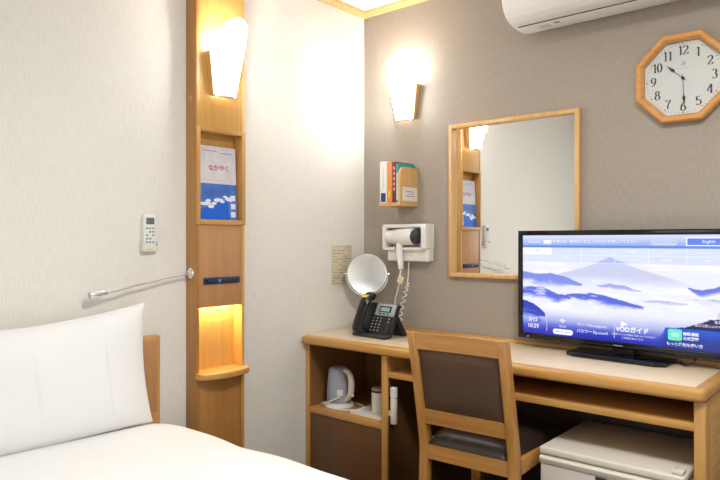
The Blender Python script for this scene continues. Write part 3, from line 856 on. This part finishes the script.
# ------------------------------------------------------------------ round vanity mirror
vm = Vector((0.120, -0.122, DT))
t = thing('vanity_mirror', 'round tilting vanity mirror on a stand in the desk corner', 'mirror', tuple(vm))
MB().lathe([(0, 0.0004), (0.044, 0.0004), (0.045, 0.004), (0.036, 0.010), (0.012, 0.016), (0.006, 0.024), (0, 0.024)], M['chrome'], 36).build('base', t)
MB().tube([(0, 0, 0.02), (0, 0, 0.146)], 0.005, M['chrome'], 12).build('stem', t)
face = T(0, 0, 0.250) @ RZ(42)      # disc turned towards the room
yk = []
for k in range(25):
    a = R(180 + 180 * k / 24)
    yk.append((0.094 * math.cos(a), 0.0, 0.096 * math.sin(a)))
MB().tube(yk, 0.003, M['chrome'], 8, face).lathe([(0, -0.008), (0.005, -0.008), (0.005, 0.008), (0, 0.008)], M['chrome'], 12, face @ T(0.093, 0, 0) @ RY(90)).lathe([(0, -0.008), (0.005, -0.008), (0.005, 0.008), (0, 0.008)], M['chrome'], 12, face @ T(-0.093, 0, 0) @ RY(90)).build('yoke', t)
tilt = face @ RX(-6)
MB().lathe([(0.0845, -0.004), (0.0875, -0.005), (0.089, 0), (0.0875, 0.005), (0.0845, 0.004)], M['chrome'], 56, tilt @ RX(90)).build('rim', t)
MB().lathe([(0, -0.0025), (0.0852, -0.0025), (0.0852, 0.0025), (0, 0.0025)], M['mirror_soft'], 56, tilt @ RX(90)).build('mirror_glass', t)

# ------------------------------------------------------------------ television
TVX, TVY = 1.196, -0.085
t = thing('television', 'black flat screen television showing a misty mountain menu', 'television', (TVX, TVY, DT), -3)
tw0, tw1, tz0, tz1 = -0.376, 0.362, 0.034, 0.434      # outer case, local
MB().box((tw0, 0.0, tz0), (tw1, 0.030, tz1), M['black_gl'], 0.004).box((-0.25, 0.028, 0.08), (0.24, 0.055, 0.34), M['black_pl'], 0.008).build('case', t)
bz = MB()
sx0, sx1, sz0, sz1 = tw0 + 0.018, tw1 - 0.018, tz0 + 0.0205, tz1 - 0.018
bz.box((tw0, -0.006, tz0), (tw1, 0.001, sz0), M['black_gl'], 0.0015).box((tw0, -0.006, sz1), (tw1, 0.001, tz1), M['black_gl'], 0.0015)
bz.box((tw0, -0.006, sz0), (sx0, 0.001, sz1), M['black_gl'], 0.0015).box((sx1, -0.006, sz0), (tw1, 0.001, sz1), M['black_gl'], 0.0015)
bz.build('bezel', t)
MB().box((tw0 + 0.040, -0.0068, tz0 + 0.006), (tw0 + 0.044, -0.0055, tz0 + 0.010), M['mag_white']).build('standby_light', t)
MB().box((-0.016, -0.0066, tz0 + 0.008), (0.016, -0.0058, tz0 + 0.0115), M['grey_pl']).build('logo', t)
# stand
bp_ = []
for x, y in ((-0.160, -0.058), (-0.130, -0.078), (0.140, -0.078), (0.172, -0.060), (0.172, 0.055), (-0.160, 0.055)): bp_.append((x, y))
MB().prism(bp_, 'z', 0.0004, 0.014, M['black_gl'], 0.003).build('stand_base', t)
MB().prism([(-0.022, 0.0), (0.05, 0.0), (0.05, 0.028), (-0.022, 0.028)], 'z', 0.0145, 0.06, M['black_pl'], 0.003).build('stand_neck', t)
cb = spline([(0.23, 0.02, 0.05), (0.235, 0.01, 0.02), (0.215, 0.0, 0.006), (0.19, 0.02, 0.006), (0.18, 0.05, 0.005)], 8)
MB().tube(cb, 0.003, M['black_pl'], 8).build('cable', t)

# the picture: painted per vertex on the flat panel, emitted as light
def emis(name, col, k=1.0):
    m = bpy.data.materials.new(name)
    m.use_nodes = True
    nt = m.node_tree
    bs = nt.nodes['Principled BSDF']
    bs.inputs['Base Color'].default_value = (0.01, 0.01, 0.012, 1)
    bs.inputs['Roughness'].default_value = 0.25
    if col is None:
        at = nt.nodes.new('ShaderNodeAttribute')
        at.attribute_name = 'picture'
        nt.links.new(at.outputs['Color'], bs.inputs['Emission Color'])
    else:
        bs.inputs['Emission Color'].default_value = s2l(col)
    bs.inputs['Emission Strength'].default_value = E_TV * k
    return m
SCR = emis('screen_picture', None)
S_W = emis('screen_white', (250, 250, 255), 1.05)
S_L = emis('screen_lilac', (206, 214, 250))
S_B = emis('screen_button_blue', (96, 132, 236))
S_G = emis('screen_icon_green', (110, 236, 200))
S_N = emis('screen_small_text', (176, 190, 246))

def noise2(x, y, sc, seed, octv=4):
    rng = np.random.RandomState(seed)
    out = np.zeros_like(x)
    amp, tot = 1.0, 0.0
    for o_ in range(octv):
        g = rng.rand(64, 64)
        fx, fy = x * sc[0] * 2 ** o_, y * sc[1] * 2 ** o_
        ix, iy = np.floor(fx).astype(int), np.floor(fy).astype(int)
        tx, ty = fx - ix, fy - iy
        tx, ty = tx * tx * (3 - 2 * tx), ty * ty * (3 - 2 * ty)
        a = g[iy % 64, ix % 64]; b_ = g[iy % 64, (ix + 1) % 64]; c_ = g[(iy + 1) % 64, ix % 64]; d_ = g[(iy + 1) % 64, (ix + 1) % 64]
        out += amp * ((a * (1 - tx) + b_ * tx) * (1 - ty) + (c_ * (1 - tx) + d_ * tx) * ty)
        tot += amp
        amp *= 0.55
    return out / tot
NX, NY = 330, 176
ss, vv_ = np.meshgrid(np.linspace(0, 1, NX + 1), np.linspace(0, 1, NY + 1), indexing='ij')
def smooth(a, b_, x): 
    k = np.clip((x - a) / (b_ - a), 0, 1)
    return k * k * (3 - 2 * k)
img = np.zeros(ss.shape + (3,))
def lay(col, msk):
    global img
    c = np.array(col, float)
    img = img * (1 - msk[..., None]) + c * msk[..., None]
n1 = noise2(ss, vv_, (5, 14), 1)
n2 = noise2(ss, vv_, (9, 24), 2)
n3 = noise2(ss, vv_ * 0 + 0.3, (14, 1), 3)
n4 = noise2(ss, vv_ * 0 + 0.7, (22, 1), 4)
lay((238, 240, 253), np.ones_like(ss))
lay((250, 250, 255), smooth(.45, .7, n1))
# far cone of the great mountain
XZ, SZ = [42, 115, 205, 305, 425, 552, 715], [0.0, .13, .27, .425, .59, .76, .985]
dd_ = np.abs(ss - 0.47)
cone = 0.215 + 0.165 * (dd_ / 0.27) ** 0.85 + 0.008 * (n4 - .5)
far = smooth(0, .008, vv_ - cone)
lay((206, 210, 242), far * smooth(.50, .36, vv_ + 0.10 * (n1 - .5)) * smooth(.44, .2, dd_) * 0.95)
lay((150, 172, 240), smooth(0, .008, vv_ - (0.205 + 0.75 * dd_ + .012 * (n4 - .5))) * (vv_ < 0.262))
def ridge(poly, col, depth, seed, amt=1.0):
    """poly: outline points (s, v); cloud swallows the foot of the ridge"""
    px, py = [q[0] for q in poly], [q[1] for q in poly]
    nn = noise2(ss, vv_ * 0 + 0.1 * seed, (26, 1), seed)
    top_ = np.interp(ss, px, py) + 0.022 * (nn - .5)
    w = (px[-1] - px[0])
    ends = np.clip((ss - px[0]) / (0.25 * w) if px[0] > 0.01 else 1, 0, 1) * np.clip((px[-1] - ss) / (0.35 * w) if px[-1] < 0.98 else 1, 0, 1)
    dep = depth * (0.25 + 0.75 * ends) * (0.55 + 0.9 * n2)
    msk = smooth(0, .006, vv_ - top_) * smooth(dep, dep * 0.45, vv_ - top_) * (ends > 0)
    lay(col, np.clip(msk, 0, 1) * amt)
ridge([(0, .36), (.08, .385), (.16, .372), (.26, .42), (.33, .47)], (128, 144, 236), 0.13, 11)
ridge([(.40, .475), (.47, .455), (.55, .475), (.62, .51)], (150, 158, 236), 0.05, 12, .8)
ridge([(.82, .46), (.88, .475), (.95, .435), (1.0, .43)], (108, 122, 230), 0.075, 13)
ridge([(.0, .525), (.05, .515), (.12, .52), (.2, .58), (.27, .60)], (88, 106, 226), 0.13, 17)
ridge([(.24, .58), (.37, .55), (.47, .58), (.63, .655)], (92, 108, 224), 0.11, 14)
ridge([(.62, .60), (.70, .585), (.82, .60)], (168, 176, 240), 0.045, 15, .8)
ridge([(.84, .56), (.92, .545), (1.0, .56)], (182, 188, 244), 0.05, 18, .8)
ridge([(0, .655), (.06, .69), (.10, .735), (.13, .79)], (30, 60, 188), 0.19, 16)
lay((248, 249, 255), np.clip(smooth(.55, .68, n2) * smooth(.46, .56, vv_) * (1 - smooth(.7, .8, vv_)) * 0.7, 0, 1))
# lower overlay bar
lay((78, 96, 220), np.clip(smooth(.72, 1.0, vv_), 0, 1) * 0.99)
lay((18, 28, 168), smooth(.84, 1.02, vv_) * 0.92)
frst = 0.845 - 0.75 * np.clip(ss - 0.75, 0, 1) + 0.05 * (n4 - .5)
lay((16, 26, 96), smooth(0, .006, vv_ - frst) * (ss > 0.72))
lay((26, 88, 216), ((ss > 0.73 + (vv_ - 0.8) * -0.25) & (vv_ > 0.82)).astype(float) * (1 - 0.75 * smooth(.82, 1.0, vv_)))
lay((18, 40, 150), ((ss > 0.73 + (vv_ - 0.8) * -0.25) & (vv_ > 0.82)).astype(float) * smooth(.84, 1.0, vv_) * .8)
# upper bar and tabs
lay((150, 176, 246), (vv_ < 0.12).astype(float))
lay((226, 232, 252), (vv_ < 0.12) * (1 - smooth(0.0, .11, vv_)) * 0.9)
lay((84, 132, 232), ((vv_ > 0.098) & (vv_ < 0.12)).astype(float) * 0.8)
tabs = (vv_ >= 0.122) & (vv_ < 0.265)
lay((204, 216, 248), tabs * 0.55)
lay((250, 251, 255), ((vv_ >= 0.122) & (vv_ < 0.19) & (ss < 0.166)).astype(float))
for s_ in (.325, .49, .648, .815): lay((248, 250, 255), (np.abs(ss - s_) < .002) * tabs * 0.9)
lay((248, 250, 255), (np.abs(vv_ - .193) < .003).astype(float) * 0.7)
lay((248, 250, 255), (np.abs(vv_ - .268) < .003).astype(float) * 0.7)
lin = np.where(img / 255 <= .04045, img / 255 / 12.92, ((img / 255 + .055) / 1.055) ** 2.4)
me = bpy.data.meshes.new('screen')
SW, SH = sx1 - sx0, sz1 - sz0
vx = np.stack([sx0 + ss * SW, np.full_like(ss, -0.0008), sz1 - vv_ * SH], -1).reshape(-1, 3)
idx = np.arange((NX + 1) * (NY + 1)).reshape(NX + 1, NY + 1)
fc = np.stack([idx[:-1, :-1], idx[:-1, 1:], idx[1:, 1:], idx[1:, :-1]], -1).reshape(-1, 4)
me.from_pydata(vx.tolist(), [], fc.tolist())
ca = me.color_attributes.new('picture', 'FLOAT_COLOR', 'POINT')
ca.data.foreach_set('color', np.concatenate([lin.reshape(-1, 3), np.ones(((NX + 1) * (NY + 1), 1))], 1).astype(np.float32).ravel())
me.materials.append(SCR)
scr = bpy.data.objects.new('screen', me)
C.objects.link(scr)
scr.parent = t
tx = MB()
ps = [MB()]
def flush(name, nxt=None):
    ps[0].build(name, scr, 0)
    ps[0] = MB()
yt = -0.0014
def stext(s, u, v, size, m=S_W, al='center', bold=0.0): ps[0].text(s, size, m, T(sx0 + u * SW, yt, sz1 - v * SH), al, bold)
def srect(u0, v0, u1, v1, m, y=-0.0010, rad=0.0):
    x0, x1, z0, z1 = sx0 + u0 * SW, sx0 + u1 * SW, sz1 - v1 * SH, sz1 - v0 * SH
    if rad:
        pts = []
        for cx, cz, a0 in ((x1 - rad, z1 - rad, 0), (x0 + rad, z1 - rad, 90), (x0 + rad, z0 + rad, 180), (x1 - rad, z0 + rad, 270)):
            for k in range(5): pts.append((cx + rad * math.cos(R(a0 + 22.5 * k)), cz + rad * math.sin(R(a0 + 22.5 * k))))
        ps[0].prism(pts, 'y', y - 0.0002, y, m)
    else: ps[0].box((x0, y - 0.0002, z0), (x1, y, z1), m)
stext('Welcome', 0.065, 0.065, 0.013, S_W)
flush('welcome_text')
srect(0.115, 0.035, 0.165, 0.092, S_L, rad=0.006); srect(0.122, 0.048, 0.158, 0.078, S_W, -0.0012)
flush('mail_icon')
stext('テレビの使い方、操作はリモコンのボタンを押してください', 0.36, 0.063, 0.0125, S_W)
flush('guide_text')
srect(0.66, 0.035, 0.775, 0.095, S_L, rad=0.009); stext('インフォメーション', 0.717, 0.064, 0.0085, S_B)
flush('info_button')
srect(0.812, 0.022, 1.0, 0.098, S_W); srect(0.817, 0.032, 0.996, 0.090, S_B, -0.0012); stext('English', 0.905, 0.060, 0.0135, S_W, bold=0.0002)
flush('language_button')
for u, s_ in ((.08, 'トップ'), (.25, 'テレビ'), (.41, 'ビデオ'), (.57, '館内案内'), (.73, 'レストラン'), (.90, 'フロント')):
    stext(s_, u, 0.155, 0.0085, S_B if u < .1 else S_W); flush('menu_word')
for u, s_ in ((.10, 'ランドリー'), (.25, '観光'), (.57, '天気'), (.73, '交通案内'), (.90, '朝食')): stext(s_, u, 0.228, 0.0085, S_W); flush('menu_word')
stext('3/15', 0.060, 0.858, 0.021, S_W, bold=0.0003); stext('10:29', 0.060, 0.925, 0.021, S_W, bold=0.0003)
flush('date_text')
srect(0.136, 0.80, 0.139, 0.965, S_L)
flush('divider_line')
wz = sz1 - 0.875 * SH; wxx = sx0 + 0.225 * SW
for r0, r1 in ((0.0, 0.0035), (0.006, 0.0095), (0.012, 0.0155)):
    ip = [(wxx + r1 * math.cos(R(45 + 9 * k)), wz + r1 * math.sin(R(45 + 9 * k))) for k in range(11)]
    ip += [(wxx + r0 * math.cos(R(135 - 9 * k)), wz + r0 * math.sin(R(135 - 9 * k))) for k in range(11)] if r0 else [(wxx, wz)]
    ps[0].prism(ip, 'y', yt - 0.0002, yt, S_W)
flush('wifi_icon')
stext('Wi-Fi', 0.225, 0.905, 0.012, S_W)
flush('wifi_text')
srect(0.172, 0.932, 0.280, 0.985, S_W, rad=0.009); stext('接続のご案内', 0.226, 0.959, 0.0085, S_B)
flush('guide_button')
stext('ネットID', 0.305, 0.868, 0.013, S_W, 'left'); stext('hotelguest', 0.375, 0.870, 0.013, S_W, 'left')
stext('パスワード', 0.300, 0.932, 0.014, S_W, 'left', 0.0002); stext('guestwifi', 0.395, 0.932, 0.013, S_W, 'left')
flush('password_text')
srect(0.488, 0.80, 0.491, 0.965, S_L)
flush('divider_line')
ps[0].prism([(sx0 + .522 * SW, sz1 - .80 * SH), (sx0 + .556 * SW, sz1 - .825 * SH), (sx0 + .522 * SW, sz1 - .855 * SH)], 'y', yt - 0.0002, yt, S_W)
flush('play_icon')
stext('VODガイド', 0.575, 0.878, 0.021, S_W, bold=0.0007)
stext('お部屋のテレビで映画をお楽しみいただけます', 0.578, 0.925, 0.0068, S_W)
stext('ご利用方法はこちら', 0.575, 0.955, 0.0080, S_W)
flush('video_text')
srect(0.735, 0.830, 0.795, 0.930, S_G, rad=0.007); stext('GO', 0.765, 0.88, 0.015, S_W, bold=0.0004)
flush('app_icon')
stext('無料通話', 0.832, 0.865, 0.0115, S_W, bold=0.0003); stext('公式登録', 0.832, 0.905, 0.0115, S_W, bold=0.0003)
stext('もっと便利な使い方', 0.805, 0.962, 0.012, S_W, bold=0.0002)
flush('app_text')
stext('雲海の朝', 0.955, 0.745, 0.010, S_W); stext('国立公園と山々の眺め', 0.915, 0.782, 0.0095, S_W)
flush('scenery_text')
ps[0].prism([(sx0 + .958 * SW + 0.014 * math.cos(k * PI / 10), sz1 - .690 * SH + 0.014 * math.sin(k * PI / 10)) for k in range(20)], 'y', -0.0012, -0.0010, emis('screen_pink', (236, 206, 214)))
flush('page_dot')

# ------------------------------------------------------------------ refrigerator
t = thing('mini_fridge', 'small off-white refrigerator under the right end of the desk', 'refrigerator', (1.072, -0.426, 0.0))
FW, FH = 0.408, 0.482
MB().box((0.0, 0.045, 0.012), (FW, 0.385, FH - 0.024), M['fridge_w'], 0.004).build('body', t)
MB().box((-0.002, 0.0, FH - 0.023), (FW + 0.002, 0.388, FH), M['cream_pl'], 0.006, 3).build('top_panel', t)
d = MB().box((0.0, 0.002, 0.03), (FW, 0.043, FH - 0.050), M['fridge_w'], 0.006, 3)
d.prism([(0.0, FH - 0.0505), (0.043, FH - 0.0505), (0.043, FH - 0.025), (0.006, FH - 0.025), (-0.004, FH - 0.034)], 'x', 0.0, FW, M['cream_pl'], 0.001)
d = d.build('door', t)
MB().box((0.172, -0.0008, FH - 0.062), (0.205, 0.003, FH - 0.054), M['black_sl'], 0.0006).build('badge', d)
MB().box((FW - 0.030, 0.006, FH + 0.0003), (FW - 0.002, 0.045, FH + 0.012), M['cream_pl'], 0.003).build('hinge_cover', t)
for x in (0.04, FW - 0.04):
    for y in (0.08, 0.35): MB().lathe([(0, 0), (0.015, 0), (0.015, 0.0118), (0, 0.0118)], M['black_pl'], 16, T(x, y, 0)).build('foot', t)

# ------------------------------------------------------------------ chair
t = thing('desk_chair', 'wooden chair with brown upholstered back tucked under the desk', 'chair', (0.877, -0.41, 0), 3)
CW = 0.1700      # half width to the outside of the posts
def rake(z):     # y of the rear face of the back posts, local
    if z > 0.44: return -0.145 - 0.075 * ((z - 0.44) / 0.38) ** 1.1
    return -0.145 - 0.045 * ((0.44 - z) / 0.44) ** 1.5
def post(s):
    mb = MB()
    b = bmesh.new()
    rings = []
    n = 22
    for i in range(n + 1):
        z = 0.001 + (0.826 - 0.001) * i / n
        y = rake(z)
        dpt = 0.028 + 0.012 * (1 - abs(z - 0.45) / 0.45) if z < 0.9 else 0.03
        xo, xi = s * CW, s * (CW - 0.028)
        rings.append([b.verts.new(p) for p in ((xo, y, z), (xi, y, z), (xi, y + dpt, z), (xo, y + dpt, z))])
    for a, c in zip(rings, rings[1:]):
        for k in range(4): b.faces.new((a[k], a[(k + 1) % 4], c[(k + 1) % 4], c[k]))
    b.faces.new(rings[0]); b.faces.new(rings[-1])
    bmesh.ops.recalc_face_normals(b, faces=b.faces)
    sharp = [e for e in b.edges if len(e.link_faces) == 2 and e.calc_face_angle(0) > R(50)]
    bmesh.ops.bevel(b, geom=sharp, offset=0.003, segments=2, profile=0.5, affect='EDGES')
    mb._merge(b, M['chair_w'])
    return mb
for s in (-1, 1): post(s).build('back_post', t, 40)
xi = CW - 0.0285
def rail(z0, z1, name, in0=0.006, dp=0.022, bow=0.0):
    mb = MB()
    b = bmesh.new()
    rings = []
    for i in range(13):
        x = -xi + 2 * xi * i / 12
        bw = bow * (1 - (x / xi) ** 2)
        y0, y1 = rake(z0) + in0 - bw, rake(z1) + in0 - bw
        rings.append([b.verts.new(p) for p in ((x, y0, z0), (x, y0 + dp, z0), (x, y1 + dp, z1), (x, y1, z1))])
    for a, c in zip(rings, rings[1:]):
        for k in range(4): b.faces.new((a[k], a[(k + 1) % 4], c[(k + 1) % 4], c[k]))
    b.faces.new(rings[0]); b.faces.new(rings[-1])
    bmesh.ops.recalc_face_normals(b, faces=b.faces)
    mb._merge(b, M['chair_wx'])
    return mb.build(name, t, 40)
rail(0.772, 0.824, 'top_rail', 0.004, 0.024, -0.006)
rail(0.523, 0.571, 'lower_rail', 0.006)
rail(0.405, 0.452, 'rear_seat_rail', 0.006)
# upholstered back panel
pb = MB()
def bp2(u, v, side):
    x = -xi + 2 * xi * u
    z = 0.5715 + (0.7715 - 0.5715) * v
    bul = 0.008 * (1 - (2 * u - 1) ** 6) * (1 - (2 * v - 1) ** 6)
    return Vector((x, rake(z) + 0.014 - (bul if side else -0.016), z))
pb.grid(lambda u, v: bp2(u, v, 1), 16, 12, M['back_fab']).grid(lambda u, v: bp2(1 - u, v, 0), 16, 12, M['back_fab'])
for e in (0, 1):
    pb.grid(lambda u, v: bp2(e, u, 1) * (1 - v) + bp2(e, u, 0) * v, 12, 1, M['back_fab'])
    pb.grid(lambda u, v: bp2(u, e, 1) * (1 - v) + bp2(u, e, 0) * v, 16, 1, M['back_fab'])
bmesh.ops.remove_doubles(pb.bm, verts=pb.bm.verts, dist=0.0001)
bmesh.ops.recalc_face_normals(pb.bm, faces=pb.bm.faces)
pb.build('backrest', t, 50)
# seat cushion (domed) on its apron
st = MB()
def cush(u, v):
    s, q = 2 * u - 1, 2 * v - 1
    e = max(0, 1 - s ** 8) ** 0.5 * max(0, 1 - q ** 8) ** 0.5
    return s, q, e
def cpt(u, v, up):
    s, q, e = cush(u, v)
    wx_ = (xi + 0.006 + 0.030 * v)
    return Vector((s * wx_ * (1 if v > .1 else (xi - 0.002) / wx_), -0.138 + v * 0.40, 0.455 + (0.036 * e + 0.008 * (1 - s * s) * (1 - q * q) if up else 0)))
st.grid(lambda u, v: cpt(u, v, 1), 24, 24, M['leather']).grid(lambda u, v: cpt(1 - u, v, 0), 24, 24, M['leather'])
bmesh.ops.remove_doubles(st.bm, verts=st.bm.verts, dist=0.0001)
bmesh.ops.recalc_face_normals(st.bm, faces=st.bm.faces)
st.build('seat', t, 60)
for s in (-1, 1):
    MB().box((s * (CW - 0.010) - 0.010, -0.102, 0.408), (s * (CW - 0.010) + 0.010, 0.225, 0.4545), M['chair_wx'], 0.002).build('side_rail', t)
    MB().prism([(s * (CW + 0.006), 0.226), (s * (CW - 0.032), 0.226), (s * (CW - 0.032), 0.262), (s * (CW + 0.006), 0.262)], 'z', 0.001, 0.4545, M['chair_w'], 0.003).build('front_leg', t)
    MB().box((s * (CW - 0.016) - 0.009, -0.125, 0.20), (s * (CW - 0.016) + 0.009, 0.2255, 0.228), M['chair_wx'], 0.002).build('stretcher', t)
MB().box((-CW + 0.032, 0.235, 0.408), (CW - 0.032, 0.256, 0.4545), M['chair_wx'], 0.002).build('front_rail', t)

# ------------------------------------------------------------------ cables beside the desk
bc = spline([(1.60, -0.03, 0.62), (1.575, -0.06, 0.50), (1.57, -0.12, 0.40), (1.585, -0.16, 0.25), (1.60, -0.15, 0.08), (1.62, -0.12, 0.006)], 10)
o = MB().tube(bc, 0.005, M['black_pl'], 8).build('power_cable')
tag(o, 'black power cable hanging beside the right end of the desk', 'cable')
wc = spline([(1.548, -0.300, 0.47), (1.56, -0.30, 0.462), (1.62, -0.27, 0.452), (1.70, -0.20, 0.449), (1.80, -0.02, 0.47)], 10)
o = MB().tube(wc, 0.003, M['cream_pl'], 8).build('white_cable')
tag(o, 'thin white cable running level beside the right desk end', 'cable')
